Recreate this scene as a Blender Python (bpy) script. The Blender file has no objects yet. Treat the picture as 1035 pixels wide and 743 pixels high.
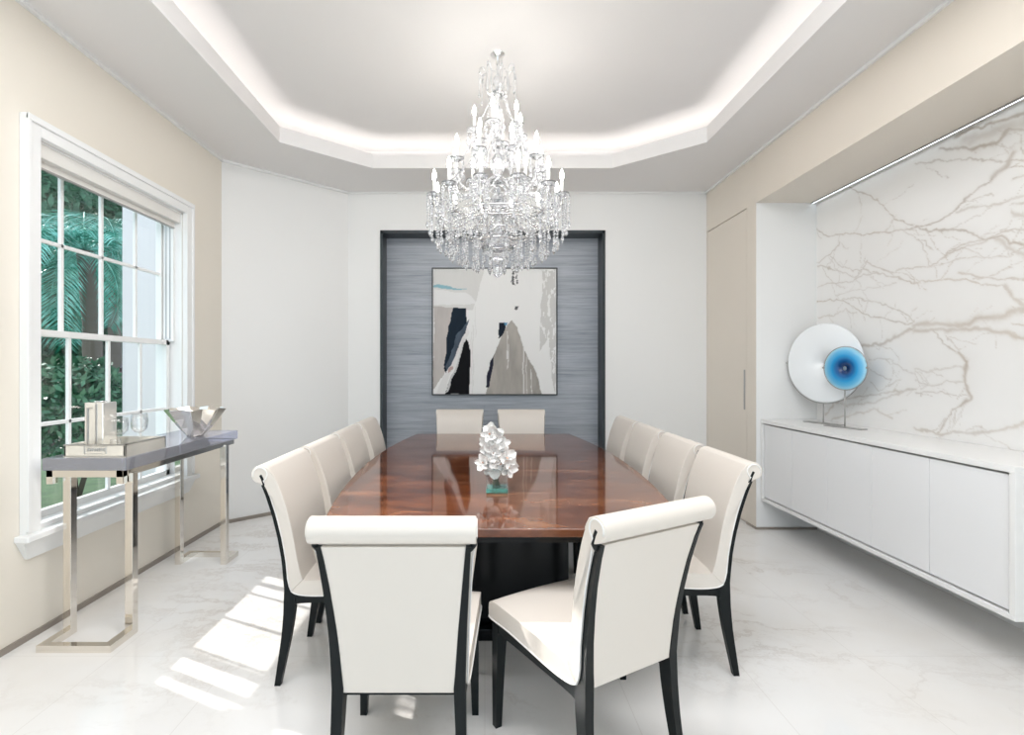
import bpy, bmesh, math, random
import numpy as np
from mathutils import Vector, Matrix
random.seed(7)
R = math.radians
S = bpy.context.scene
C = S.collection

# ------------------------------------------------------------------ camera
cam_d = bpy.data.cameras.new('camera'); cam = bpy.data.objects.new('camera', cam_d); C.objects.link(cam)
cam_d.sensor_width = 36; cam_d.lens = 36 * 500 / 1035; cam_d.shift_x = 27.5 / 1035; cam_d.shift_y = 0
cam_d.clip_start = 0.05
cam.location = (0, 0, 1.4); cam.rotation_euler = (R(90), 0, 0)
S.camera = cam
# ------------------------------------------------------------------ light
S.view_settings.view_transform = 'Standard'; S.view_settings.look = 'None'
S.view_settings.gamma = 1; S.view_settings.use_curve_mapping = False
S.view_settings.exposure = 0.74
w = bpy.data.worlds.new('sky'); S.world = w; w.use_nodes = True
bgn = w.node_tree.nodes['Background']
bgn.inputs['Color'].default_value = (0.72, 0.88, 1.0, 1); bgn.inputs['Strength'].default_value = 1.0

def add_light(name, kind, loc, energy, color=(1, 1, 1), size=1, size_y=None, direction=None, **kw):
    d = bpy.data.lights.new(name, kind); o = bpy.data.objects.new(name, d); C.objects.link(o)
    o.location = loc; d.energy = energy; d.color = color
    if kind == 'AREA':
        d.shape = 'RECTANGLE'; d.size = size; d.size_y = size_y or size
    if direction is not None:
        o.rotation_euler = Vector(direction).to_track_quat('-Z', 'Y').to_euler()
    for k, v in kw.items(): setattr(d, k, v)
    return o
el = 31.5
sd = Vector((0.906 * math.cos(R(el)), -0.41 * math.cos(R(el)), -math.sin(R(el))))
sun = add_light('sun', 'SUN', (-10, 8, 9), 3.2, (1, 0.97, 0.93), direction=sd); sun.data.angle = R(0.8)
# area lamp added in the unseen rear opening as stand-in daylight
add_light('rear_fill', 'AREA', (0, -1.75, 1.6), 9, (0.85, 0.92, 1.0), 4.2, 2.5, (0, 1, 0))
# wide overhead area lamp, added out of view to brighten the room
add_light('ceiling_fill', 'AREA', (0.1, 1.6, 3.5), 78, (0.98, 0.985, 1.0), 2.9, 1.5, (0, 0.15, -1))

# ------------------------------------------------------------------ materials
MATS = {}
def mat(name, col, rough=0.5, metal=0.0, **kw):
    m = bpy.data.materials.new(name); m.use_nodes = True
    b = m.node_tree.nodes['Principled BSDF']
    b.inputs['Base Color'].default_value = (*col, 1); b.inputs['Roughness'].default_value = rough
    b.inputs['Metallic'].default_value = metal
    for k, v in kw.items():
        k = k.replace('_', ' ')
        b.inputs[k].default_value = (*v, 1) if isinstance(v, tuple) else v
    MATS[name] = m
    return m
def nd(m, t, **kw):
    n = m.node_tree.nodes.new(t)
    for k, v in kw.items(): setattr(n, k, v)
    return n
def lk(m, a, b): m.node_tree.links.new(a, b)
def bsdf(m): return m.node_tree.nodes['Principled BSDF']
def ramp(m, stops):
    r = nd(m, 'ShaderNodeValToRGB'); e = r.color_ramp.elements
    while len(e) > 1: e.remove(e[-1])
    e[0].position = stops[0][0]; e[0].color = (*stops[0][1], 1)
    for p, c in stops[1:]:
        x = e.new(p); x.color = (*c, 1)
    return r
def coords(m, scale=(1, 1, 1), rot=(0, 0, 0), kind='Object'):
    tc = nd(m, 'ShaderNodeTexCoord'); mp = nd(m, 'ShaderNodeMapping')
    mp.inputs['Scale'].default_value = scale; mp.inputs['Rotation'].default_value = rot
    lk(m, tc.outputs[kind], mp.inputs['Vector']); return mp.outputs['Vector']
def noise(m, vec, scale, detail=5, rough=0.5, dist=0.0):
    n = nd(m, 'ShaderNodeTexNoise'); n.inputs['Scale'].default_value = scale; n.inputs['Detail'].default_value = detail
    n.inputs['Roughness'].default_value = rough; n.inputs['Distortion'].default_value = dist
    lk(m, vec, n.inputs['Vector']); return n
def mth(m, op, a, b=None):
    n = nd(m, 'ShaderNodeMath', operation=op)
    for i, v in enumerate((a, b)):
        if v is None: continue
        if isinstance(v, (int, float)): n.inputs[i].default_value = v
        else: lk(m, v, n.inputs[i])
    return n.outputs[0]
def mixc(m, fac, a, b, blend='MIX'):
    n = nd(m, 'ShaderNodeMix', data_type='RGBA', blend_type=blend)
    if isinstance(fac, (int, float)): n.inputs[0].default_value = fac
    else: lk(m, fac, n.inputs[0])
    for i, v in ((6, a), (7, b)):
        if isinstance(v, tuple): n.inputs[i].default_value = (*v, 1)
        else: lk(m, v, n.inputs[i])
    return n.outputs[2]
def bump(m, h, strength=0.1, dist=0.01):
    n = nd(m, 'ShaderNodeBump'); n.inputs['Strength'].default_value = strength; n.inputs['Distance'].default_value = dist
    lk(m, h, n.inputs['Height']); lk(m, n.outputs[0], bsdf(m).inputs['Normal'])
def plaster(name, col, rough=0.6):
    m = mat(name, col, rough)
    n = noise(m, coords(m), 2.2, 3)
    lk(m, mixc(m, n.outputs[0], tuple(c * 0.985 for c in col), tuple(min(1, c * 1.01) for c in col)), bsdf(m).inputs['Base Color'])
    f = noise(m, coords(m), 260, 2); bump(m, f.outputs[0], 0.05, 0.002)
    return m
CREAM = plaster('cream_paint', (0.84, 0.785, 0.695))
WHITE = plaster('white_paint', (0.86, 0.855, 0.84))
CEIL = plaster('ceiling_paint', (0.83, 0.81, 0.80))
TRIM = mat('trim_paint', (0.88, 0.88, 0.87), 0.35)
PANEL = plaster('beige_panel', (0.80, 0.73, 0.64), 0.4)
BASEB = mat('brushed_baseboard', (0.36, 0.32, 0.28), 0.35, 0.6)
LACQ = mat('white_lacquer', (0.88, 0.875, 0.86), 0.3)
LACQF = mat('white_lacquer_front', (0.88, 0.88, 0.885), 0.35)
DARKGAP = mat('shadow_gap', (0.6, 0.58, 0.55), 0.6)  # greyer than the lacquer, paints the shade around the sideboard doors
EBONY = mat('ebonised_wood', (0.004, 0.007, 0.008), 0.35, Specular_IOR_Level=0.22)
BLACK = mat('black_lacquer', (0.003, 0.0035, 0.004), 0.15, Specular_IOR_Level=0.2)
CHROME = mat('polished_nickel', (0.80, 0.76, 0.70), 0.07, 1.0)
SILVER = mat('silver', (0.82, 0.82, 0.82), 0.12, 1.0)
MIRROR = mat('mirror_glass', (0.80, 0.83, 0.92), 0.03, 0.85)
CHRG = mat('grey_metal', (0.45, 0.44, 0.43), 0.3, 0.8)
FRAME = mat('black_frame', (0.012, 0.016, 0.018), 0.35)
NICHEF = mat('niche_frame_paint', (0.018, 0.028, 0.034), 0.35)
LEATHER = mat('cream_leather', (0.74, 0.68, 0.615), 0.38)
_n = noise(LEATHER, coords(LEATHER), 500, 3); bump(LEATHER, _n.outputs[0], 0.04, 0.001)
PIPING = mat('white_piping', (0.84, 0.82, 0.79), 0.4)
BLINDC = mat('blind_fabric', (0.80, 0.78, 0.74), 0.7)
CRYSTAL = mat('crystal', (0.97, 0.98, 1.0), 0.0, 0.0, Transmission_Weight=0.88, IOR=1.5)
GLASSV = mat('vase_glass', (0.95, 0.99, 0.98), 0.0, 0.0, Transmission_Weight=1.0, IOR=1.45)
GLASSG = mat('green_glass_base', (0.25, 0.72, 0.62), 0.05, 0.0, Transmission_Weight=0.8, IOR=1.45)
PANE = bpy.data.materials.new('window_pane'); PANE.use_nodes = True
_nt = PANE.node_tree; _nt.nodes.clear()
_o = _nt.nodes.new('ShaderNodeOutputMaterial'); _mx = _nt.nodes.new('ShaderNodeMixShader')
_t = _nt.nodes.new('ShaderNodeBsdfTransparent'); _g = _nt.nodes.new('ShaderNodeBsdfGlossy'); _g.inputs['Roughness'].default_value = 0.0
_mx.inputs[0].default_value = 0.05
_nt.links.new(_t.outputs[0], _mx.inputs[1]); _nt.links.new(_g.outputs[0], _mx.inputs[2]); _nt.links.new(_mx.outputs[0], _o.inputs[0])
WINEG = PANE.copy(); WINEG.name = 'thin_wine_glass'; _nt = WINEG.node_tree
_lw = _nt.nodes.new('ShaderNodeLayerWeight'); _lw.inputs['Blend'].default_value = 0.25
_nt.links.new(_lw.outputs['Facing'], [n_ for n_ in _nt.nodes if n_.type == 'MIX_SHADER'][0].inputs[0])
SLAB = PANE.copy(); SLAB.name = 'silvered_glass_slab'; _nt = SLAB.node_tree
for n_ in _nt.nodes:
    if n_.type == 'BSDF_TRANSPARENT': n_.inputs['Color'].default_value = (0.93, 0.94, 1.0, 1)
    if n_.type == 'BSDF_GLOSSY': n_.inputs['Roughness'].default_value = 0.03; n_.inputs['Color'].default_value = (0.92, 0.93, 1.0, 1)
_df = _nt.nodes.new('ShaderNodeBsdfDiffuse'); _df.inputs['Color'].default_value = (0.88, 0.89, 0.98, 1)
_m2 = _nt.nodes.new('ShaderNodeMixShader'); _m2.inputs[0].default_value = 0.28
_m1 = [n_ for n_ in _nt.nodes if n_.type == 'MIX_SHADER' and n_ != _m2][0]
_nt.links.new([n_ for n_ in _nt.nodes if n_.type == 'BSDF_TRANSPARENT'][0].outputs[0], _m2.inputs[1]); _nt.links.new(_df.outputs[0], _m2.inputs[2]); _nt.links.new(_m2.outputs[0], _m1.inputs[1])
_fr = _nt.nodes.new('ShaderNodeFresnel'); _fr.inputs['IOR'].default_value = 2.0
_nt.links.new(_fr.outputs[0], _m1.inputs[0])
PALE = mat('pale_silver', (0.90, 0.88, 0.83), 0.12, 0.65)
def emit(name, col, st):
    m = mat(name, (0.9, 0.9, 0.9), 0.4, Emission_Color=col, Emission_Strength=st); return m
BULB = emit('bulb_glow', (1.0, 0.95, 0.88), 36)
LED = emit('led_strip', (0.80, 0.92, 1.0), 3.0)
COVE = emit('cove_led', (1.0, 0.975, 0.95), 3.8)
CANDLE = mat('candle_sleeve', (0.9, 0.89, 0.86), 0.4)
PETAL = mat('orchid_petal', (0.97, 0.955, 0.93), 0.5, Specular_IOR_Level=0.2)
LIPM = mat('orchid_lip', (0.75, 0.45, 0.33), 0.5)
STEM = mat('orchid_stem', (0.06, 0.12, 0.04), 0.5)
OPAL = mat('opal_glass', (0.93, 0.955, 0.97), 0.12)

# polished marble floor
FLOOR = mat('marble_floor', (0.8, 0.79, 0.77), 0.09)
v = coords(FLOOR)
big = noise(FLOOR, coords(FLOOR, (1, 1, 1), (0, 0, 0.5)), 0.7, 4, 0.6)
wv = nd(FLOOR, 'ShaderNodeVectorMath', operation='ADD')
nw = noise(FLOOR, v, 1.3, 6, 0.62); sc = nd(FLOOR, 'ShaderNodeVectorMath', operation='SCALE'); sc.inputs['Scale'].default_value = 0.9
lk(FLOOR, nw.outputs['Color'], sc.inputs[0]); lk(FLOOR, coords(FLOOR, (0.55, 1.5, 1), (0, 0, 0.35)), wv.inputs[0]); lk(FLOOR, sc.outputs[0], wv.inputs[1])
ve = noise(FLOOR, wv.outputs[0], 1.5, 9, 0.62, 0.5)
av = mth(FLOOR, 'ABSOLUTE', mth(FLOOR, 'SUBTRACT', ve.outputs[0], 0.5))
vr = ramp(FLOOR, [(0.0, (1, 1, 1)), (0.006, (0.62, 0.62, 0.62)), (0.03, (0.12, 0.12, 0.12)), (0.07, (0, 0, 0))]); lk(FLOOR, av, vr.inputs[0])
msk = noise(FLOOR, v, 0.9, 2); mr = ramp(FLOOR, [(0.42, (0, 0, 0)), (0.62, (1, 1, 1))]); lk(FLOOR, msk.outputs[0], mr.inputs[0])
vf = mth(FLOOR, 'MULTIPLY', vr.outputs[0], mr.outputs[0])
cl = ramp(FLOOR, [(0.3, (0.80, 0.765, 0.72)), (0.5, (0.845, 0.83, 0.81)), (0.7, (0.86, 0.855, 0.85))]); lk(FLOOR, big.outputs[0], cl.inputs[0])
c1 = mixc(FLOOR, mth(FLOOR, 'MULTIPLY', vf, 0.42), cl.outputs[0], (0.45, 0.38, 0.32))
bt = nd(FLOOR, 'ShaderNodeTexBrick', offset=0.0); bt.inputs['Scale'].default_value = 1.0; bt.inputs['Brick Width'].default_value = 1.2
bt.inputs['Row Height'].default_value = 0.6; bt.inputs['Mortar Size'].default_value = 0.0016; bt.inputs['Mortar Smooth'].default_value = 0.2
lk(FLOOR, coords(FLOOR, (1, 1, 1), (0, 0, R(90))), bt.inputs['Vector'])
lk(FLOOR, mixc(FLOOR, mth(FLOOR, 'MULTIPLY', bt.outputs['Fac'], 0.35), c1, (0.55, 0.51, 0.47)), bsdf(FLOOR).inputs['Base Color'])

# niche lining: horizontal veined grey silk
NICHE = mat('grey_silk', (0.3, 0.33, 0.38), 0.32)
a1 = noise(NICHE, coords(NICHE, (0.5, 1, 14)), 3.2, 6, 0.62, 0.3)
a2 = noise(NICHE, coords(NICHE, (1.6, 1, 90)), 3.0, 4, 0.6)
a3 = noise(NICHE, coords(NICHE, (0.25, 1, 2.4)), 2.0, 2)
r1 = ramp(NICHE, [(0.28, (0.21, 0.235, 0.27)), (0.42, (0.33, 0.36, 0.405)), (0.55, (0.43, 0.46, 0.505)), (0.75, (0.54, 0.56, 0.60))]); lk(NICHE, mth(NICHE, 'ADD', mth(NICHE, 'MULTIPLY', a1.outputs[0], 0.65), mth(NICHE, 'MULTIPLY', a2.outputs[0], 0.35)), r1.inputs[0])
bn = nd(NICHE, 'ShaderNodeTexBrick', offset=0.37); bn.inputs['Scale'].default_value = 1.0; bn.inputs['Brick Width'].default_value = 3.2
bn.inputs['Row Height'].default_value = 0.11; bn.inputs['Mortar Size'].default_value = 0.002
bn.inputs['Color1'].default_value = (0.93, 0.93, 0.93, 1); bn.inputs['Color2'].default_value = (1.04, 1.04, 1.04, 1); bn.inputs['Mortar'].default_value = (0.85, 0.85, 0.85, 1)
lk(NICHE, coords(NICHE, (1, 1, 1), (R(90), 0, 0)), bn.inputs['Vector'])
lk(NICHE, mixc(NICHE, 1.0, r1.outputs[0], bn.outputs['Color'], 'MULTIPLY'), bsdf(NICHE).inputs['Base Color'])

# burl veneer table top
WOOD = mat('burl_veneer', (0.25, 0.08, 0.03), 0.07, Coat_Weight=0.15, Coat_Roughness=0.03)
w1 = noise(WOOD, coords(WOOD, (0.8, 2.2, 1)), 3.2, 9, 0.65, 1.2)
w2 = noise(WOOD, coords(WOOD, (1.5, 1, 1)), 1.2, 3, 0.5, 0.6)
wr = ramp(WOOD, [(0.32, (0.045, 0.012, 0.005)), (0.45, (0.105, 0.031, 0.011)), (0.54, (0.165, 0.053, 0.020)), (0.66, (0.30, 0.12, 0.05))])
lk(WOOD, mth(WOOD, 'ADD', mth(WOOD, 'MULTIPLY', w1.outputs[0], 0.7), mth(WOOD, 'MULTIPLY', w2.outputs[0], 0.32)), wr.inputs[0])
lk(WOOD, wr.outputs[0], bsdf(WOOD).inputs['Base Color'])

# blue glass disc: rings of its own colour from a dark centre to a pale rim
BLUE = mat('blue_glass', (0.05, 0.3, 0.7), 0.12)
tc = nd(BLUE, 'ShaderNodeTexCoord'); ln = nd(BLUE, 'ShaderNodeVectorMath', operation='LENGTH'); lk(BLUE, tc.outputs['Object'], ln.inputs[0])
br = ramp(BLUE, [(0.0, (0.003, 0.02, 0.08)), (0.25, (0.004, 0.045, 0.17)), (0.42, (0.006, 0.13, 0.38)), (0.6, (0.02, 0.32, 0.66)), (0.82, (0.16, 0.52, 0.80)), (0.97, (0.42, 0.72, 0.88))])
lk(BLUE, mth(BLUE, 'DIVIDE', ln.outputs['Value'], 0.16), br.inputs[0]); lk(BLUE, br.outputs[0], bsdf(BLUE).inputs['Base Color'])

VCOL = {}
def vcol_mat(name, rough, **kw):
    m = mat(name, (1, 1, 1), rough, **kw); a = nd(m, 'ShaderNodeVertexColor', layer_name='pigment')
    lk(m, a.outputs[0], bsdf(m).inputs['Base Color']); return m
MARBLE = vcol_mat('veined_marble', 0.14)
CANVAS = vcol_mat('painted_canvas', 0.6, Specular_IOR_Level=0.15)
# outdoors
def leafmat(name, c1, c2, rough=0.45):
    m = mat(name, c1, rough); n = noise(m, coords(m), 6, 2)
    r = ramp(m, [(0.35, c1), (0.65, c2)]); lk(m, n.outputs[0], r.inputs[0]); lk(m, r.outputs[0], bsdf(m).inputs['Base Color'])
    return m
PALM = leafmat('palm_leaf', (0.02, 0.22, 0.15), (0.24, 0.62, 0.54), 0.3)
SHRUB = leafmat('shrub_leaf', (0.02, 0.10, 0.05), (0.07, 0.20, 0.11))
SHRUBP = leafmat('purple_shrub_leaf', (0.14, 0.10, 0.12), (0.28, 0.21, 0.20))
TRUNK = mat('palm_trunk', (0.16, 0.13, 0.11), 0.9)
LAWN = leafmat('lawn_grass', (0.03, 0.09, 0.03), (0.06, 0.14, 0.05), 0.8)
STUCCO = plaster('outdoor_stucco', (0.72, 0.70, 0.74), 0.8)

# ------------------------------------------------------------------ mesh helpers
class MB:
    def __init__(s): s.bm = bmesh.new()
    def box(s, a, b, mi=0, bev=0):
        x0, y0, z0 = a; x1, y1, z1 = b
        r = bmesh.ops.create_cube(s.bm, size=1, matrix=Matrix.Translation(((x0+x1)/2, (y0+y1)/2, (z0+z1)/2)) @ Matrix.Diagonal((x1-x0, y1-y0, z1-z0, 1)))
        vs = r['verts']
        for f in {f for v_ in vs for f in v_.link_faces}: f.material_index = mi
        if bev:
            es = {e for v_ in vs for e in v_.link_edges}
            bmesh.ops.bevel(s.bm, geom=list(es), offset=bev, segments=2, affect='EDGES', profile=0.5)
        return s
    def prism(s, pts, z0, z1, mi=0):            # polygon in XY extruded in z
        a = [s.bm.verts.new((x, y, z0)) for x, y in pts]; b = [s.bm.verts.new((x, y, z1)) for x, y in pts]
        n = len(pts)
        fs = [s.bm.faces.new(a[::-1]), s.bm.faces.new(b)]
        for i in range(n): fs.append(s.bm.faces.new((a[i], a[(i+1) % n], b[(i+1) % n], b[i])))
        for f in fs: f.material_index = mi
        return s
    def tube(s, pts, r, n=8, closed=False, caps=True, mi=0):
        P = [Vector(p) for p in pts]; m = len(P)
        rr = r if isinstance(r, (list, tuple)) else [r] * m
        rings = []; up = None
        for i in range(m):
            if closed: t = P[(i+1) % m] - P[i-1]
            else: t = P[min(i+1, m-1)] - P[max(i-1, 0)]
            t.normalize()
            if up is None:
                up = Vector((0, 0, 1)) if abs(t.z) < 0.9 else Vector((1, 0, 0))
            sd_ = t.cross(up); sd_.normalize(); up = sd_.cross(t); up.normalize()
            rings.append([s.bm.verts.new(P[i] + (sd_ * math.cos(2*math.pi*k/n) + up * math.sin(2*math.pi*k/n)) * rr[i]) for k in range(n)])
        for i in range(m if closed else m - 1):
            A, B = rings[i], rings[(i+1) % m]
            for k in range(n):
                f = s.bm.faces.new((A[k], A[(k+1) % n], B[(k+1) % n], B[k])); f.smooth = True; f.material_index = mi
        if caps and not closed:
            s.bm.faces.new(rings[0][::-1]); s.bm.faces.new(rings[-1])
        return s
    def lathe(s, prof, n=24, center=(0, 0, 0), smooth=True, mi=0):
        cx, cy, cz = center; rings = []
        for r, z in prof:
            if r < 1e-5: rings.append([s.bm.verts.new((cx, cy, cz + z))])
            else: rings.append([s.bm.verts.new((cx + r*math.cos(2*math.pi*k/n), cy + r*math.sin(2*math.pi*k/n), cz + z)) for k in range(n)])
        for A, B in zip(rings, rings[1:]):
            for k in range(n):
                if len(A) == 1 and len(B) == 1: continue
                if len(A) == 1: q = (A[0], B[(k+1) % n], B[k])
                elif len(B) == 1: q = (A[k], A[(k+1) % n], B[0])
                else: q = (A[k], A[(k+1) % n], B[(k+1) % n], B[k])
                f = s.bm.faces.new(q); f.smooth = smooth; f.material_index = mi
        return s
    def obj(s, name, mats, parent=None, smooth=None, bevel=None, loc=None):
        bmesh.ops.recalc_face_normals(s.bm, faces=s.bm.faces)
        me = bpy.data.meshes.new(name); s.bm.to_mesh(me); s.bm.free()
        for m in (mats if isinstance(mats, (list, tuple)) else [mats]): me.materials.append(m)
        o = bpy.data.objects.new(name, me); C.objects.link(o)
        if parent: o.parent = parent
        if loc: o.location = loc
        if smooth is not None:
            me.shade_smooth()
            me.set_sharp_from_angle(angle=R(smooth))
        if bevel:
            b = o.modifiers.new('bevel', 'BEVEL'); b.width = bevel; b.segments = 3; b.limit_method = 'ANGLE'; b.angle_limit = R(55)
            b.use_clamp_overlap = True
        return o
def tag(o, label=None, cat=None, group=None, kind=None):
    if label: o['label'] = label
    if cat: o['category'] = cat
    if group: o['group'] = group
    if kind: o['kind'] = kind
    return o
def empty(name, loc, rz=0, label=None, cat=None, group=None):
    o = bpy.data.objects.new(name, None); C.objects.link(o); o.location = loc; o.rotation_euler = (0, 0, rz)
    o.empty_display_size = 0.1
    return tag(o, label, cat, group)
def struct(o, label=None): return tag(o, label, kind='structure')
def copy_tree(o, parent=None):
    c = o.copy(); C.objects.link(c)
    if parent: c.parent = parent
    for ch in [x for x in o.children]: copy_tree(ch, c)
    return c

# ================================================================== ROOM
XL, XR, YB, YA, H, HU = -2.35, 2.348, 5.237, 4.416, 3.256, 3.53
XBL = -1.445; YN = -1.8
T = 0.2
struct(MB().box((-2.6, YN - 0.2, -0.15), (3.1, YB + 0.5, 0)).obj('floor', FLOOR), 'polished white marble tiled floor with faint veins')
# left wall with its window opening
WY0, WY1, WZ0, WZ1 = 2.58, 3.845, 0.565, 2.60
b = MB(); b.box((XL - T, YN, 0), (XL, WY0, HU + .1)); b.box((XL - T, WY1, 0), (XL, YA + 0.12, HU + .1))
b.box((XL - T, WY0, 0), (XL, WY1, WZ0)); b.box((XL - T, WY0, WZ1), (XL, WY1, HU + .1))
struct(b.obj('wall_left', CREAM), 'cream wall that holds the sash window')
struct(MB().prism([(XL, YA), (XBL, YB), (XBL - .1, YB + .2), (XL - .2, YA + .1)], 0, HU + .1).obj('wall_left_back', WHITE), 'white diagonal corner wall')
NX0, NX1, NZ, ND = -1.10, 1.267, 2.844, 0.25
b = MB(); b.box((XBL - .1, YB, 0), (NX0, YB + .45, HU + .1)); b.box((NX1, YB, 0), (3.1, YB + .45, HU + .1)); b.box((NX0, YB, NZ), (NX1, YB + .45, HU + .1))
struct(b.obj('wall_back', WHITE), 'white back wall around the grey recess')
struct(MB().box((NX0, YB + ND, 0), (NX1, YB + .45, NZ)).obj('wall_niche', NICHE), 'grey horizontally grained wall of the recess')
b = MB(); t_ = 0.012
b.box((NX0, YB - .004, 0), (NX0 + t_, YB + ND, NZ)); b.box((NX1 - t_, YB - .004, 0), (NX1, YB + ND, NZ)); b.box((NX0, YB - .004, NZ - t_), (NX1, YB + ND, NZ))
b.box((NX0 - .006, YB - .012, 0), (NX0 + .022, YB + .006, NZ + .006)); b.box((NX1 - .022, YB - .012, 0), (NX1 + .006, YB + .006, NZ + .006)); b.box((NX0 - .006, YB - .012, NZ - .022), (NX1 + .006, YB + .006, NZ + .006))
struct(b.obj('trim_1', NICHEF), 'near-black lining of the recess')
# right wall: panel with flush door, bulkhead, deep marble recess
RZ, RX, RY0, RY1 = 2.824, 2.87, 1.2, 4.28
DY0, DY1, DZ = 4.43, 5.21, 2.83
b = MB(); b.box((XR, RY1, 0), (XR + .02, DY0, H)); b.box((XR, DY0, DZ), (XR + .02, YB, H)); b.box((XR, DY1, 0), (XR + .02, YB, DZ))
b.box((XR + .02, RY1 + .03, 0), (3.1, YB, H)); b.box((XR, RY1, RZ), (XR + .05, RY1 + .03, H)); b.box((XR, RY0, RZ), (3.1, RY1 + .001, HU))
b.box((XR, YN, 0), (3.1, RY0, HU)); b.box((XR, RY1, H), (3.1, YB, HU))
struct(b.obj('wall_right', PANEL), 'beige right wall with bulkhead over the marble recess')
struct(MB().box((XR + .0005, RY1 - .001, 0), (RX + .2, RY1 + .03, RZ)).obj('wall_right_return', WHITE), 'white end wall of the marble recess')
d = struct(MB().box((XR + .001, DY0 + .006, 0.02), (XR + .03, DY1 - .006, DZ - .008)).obj('door_1', PANEL), 'flush beige door without a frame')
MB().box((XR - .004, DY0 + .03, 1.02), (XR + .002, DY0 + .05, 1.38)).obj('door_handle', CHRG, d)
# ceiling: lower ring, cove lip, raised tray
def octo(x0, x1, y0, y1, cx, cy):
    return [(x0 + cx, y0), (x1 - cx, y0), (x1, y0 + cy), (x1, y1 - cy), (x1 - cx, y1), (x0 + cx, y1), (x0, y1 - cy), (x0, y0 + cy)]
TX0, TX1, TY0, TY1 = -1.69, 1.83, 0.55, 4.605
hole = octo(TX0, TX1, TY0, TY1, 0.645, 0.53)
lip = octo(TX0 - .03, TX1 + .03, TY0 - .03, TY1 + .03, 0.655, 0.54)
outer = octo(TX0 - .28, TX1 + .28, TY0 - .28, TY1 + .28, 0.74, 0.62)
X0, X1, Y0, Y1 = XL - .1, 3.0, YN - .1, YB + .1
bord = [(TX0 + .645, Y0), (TX1 - .645, Y0), (X1, Y0 + .6), (X1, Y1 - .6), (TX1 - .645, Y1), (TX0 + .645, Y1), (X0, Y1 - .6), (X0, Y0 + .6)]
b = MB(); n = 8
def ring(b, A, za, B, zb):
    va = [b.bm.verts.new((x, y, za)) for x, y in A]; vb = [b.bm.verts.new((x, y, zb)) for x, y in B]
    for i in range(len(A)): b.bm.faces.new((va[i], va[(i+1) % n], vb[(i+1) % n], vb[i]))
ring(b, bord, H, hole, H); ring(b, hole, H, hole, H + .13); ring(b, hole, H + .13, lip, H + .13); ring(b, lip, H + .13, lip, H + .03)
ring(b, lip, H + .03, outer, H + .03); ring(b, outer, H + .03, outer, HU)
vs = [b.bm.verts.new((x, y, HU)) for x, y in outer]; b.bm.faces.new(vs)
for tri in ([(X0, Y0), (X0, Y0 + .6), (TX0 + .645, Y0)], [(X1, Y0), (X1, Y0 + .6), (TX1 - .645, Y0)], [(X0, Y1), (X0, Y1 - .6), (TX0 + .645, Y1)], [(X1, Y1), (X1, Y1 - .6), (TX1 - .645, Y1)]):
    b.bm.faces.new([b.bm.verts.new((x, y, H)) for x, y in tri])
bmesh.ops.remove_doubles(b.bm, verts=b.bm.verts, dist=1e-4)
ceil = struct(b.obj('ceiling', CEIL), 'white ceiling with a raised eight-sided tray')
b = MB(); m1 = octo(TX0 - .10, TX1 + .10, TY0 - .10, TY1 + .10, 0.68, 0.565); m2 = octo(TX0 - .13, TX1 + .13, TY0 - .13, TY1 + .13, 0.69, 0.575)
ring(b, m1, H + .05, m2, H + .05); b.obj('cove_light_strip', COVE, ceil)
# slim crown bead and baseboards
b = MB(); b.box((XL, YN, H - .02), (XL + .02, YA, H)); b.prism([(XL, YA), (XBL, YB), (XBL + .008, YB - .022), (XL + .02, YA - .012)], H - .02, H); b.box((XBL, YB - .02, H - .02), (XR, YB, H)); b.box((XR - .02, YN, H - .02), (XR, YB, H))
struct(b.obj('trim_2', TRIM), 'thin white bead where walls meet the ceiling')
struct(MB().box((XL, YN, 0), (XL + .012, YA, .03)).obj('baseboard_left', BASEB))
struct(MB().prism([(XL, YA), (XBL, YB), (XBL + .006, YB - .012), (XL + .012, YA - .01)], 0, .03).obj('baseboard_left_back', BASEB))
struct(MB().box((XBL, YB - .01, 0), (NX0 - .006, YB, .03)).box((NX1 + .006, YB - .01, 0), (XR, YB, .03)).obj('baseboard_back', BASEB))
struct(MB().box((XR - .008, RY1, 0), (XR, DY0, .02)).box((XR, RY1 - .01, 0), (RX, RY1, .02)).obj('baseboard_right', BASEB))
# rear wall with wide opening (behind the camera)
b = MB(); b.box((XL - T, YN - .2, 0), (-2.1, YN, HU)); b.box((2.1, YN - .2, 0), (3.1, YN, HU)); b.box((-2.1, YN - .2, 2.85), (2.1, YN, HU))
struct(b.obj('wall_front', WHITE))

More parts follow.
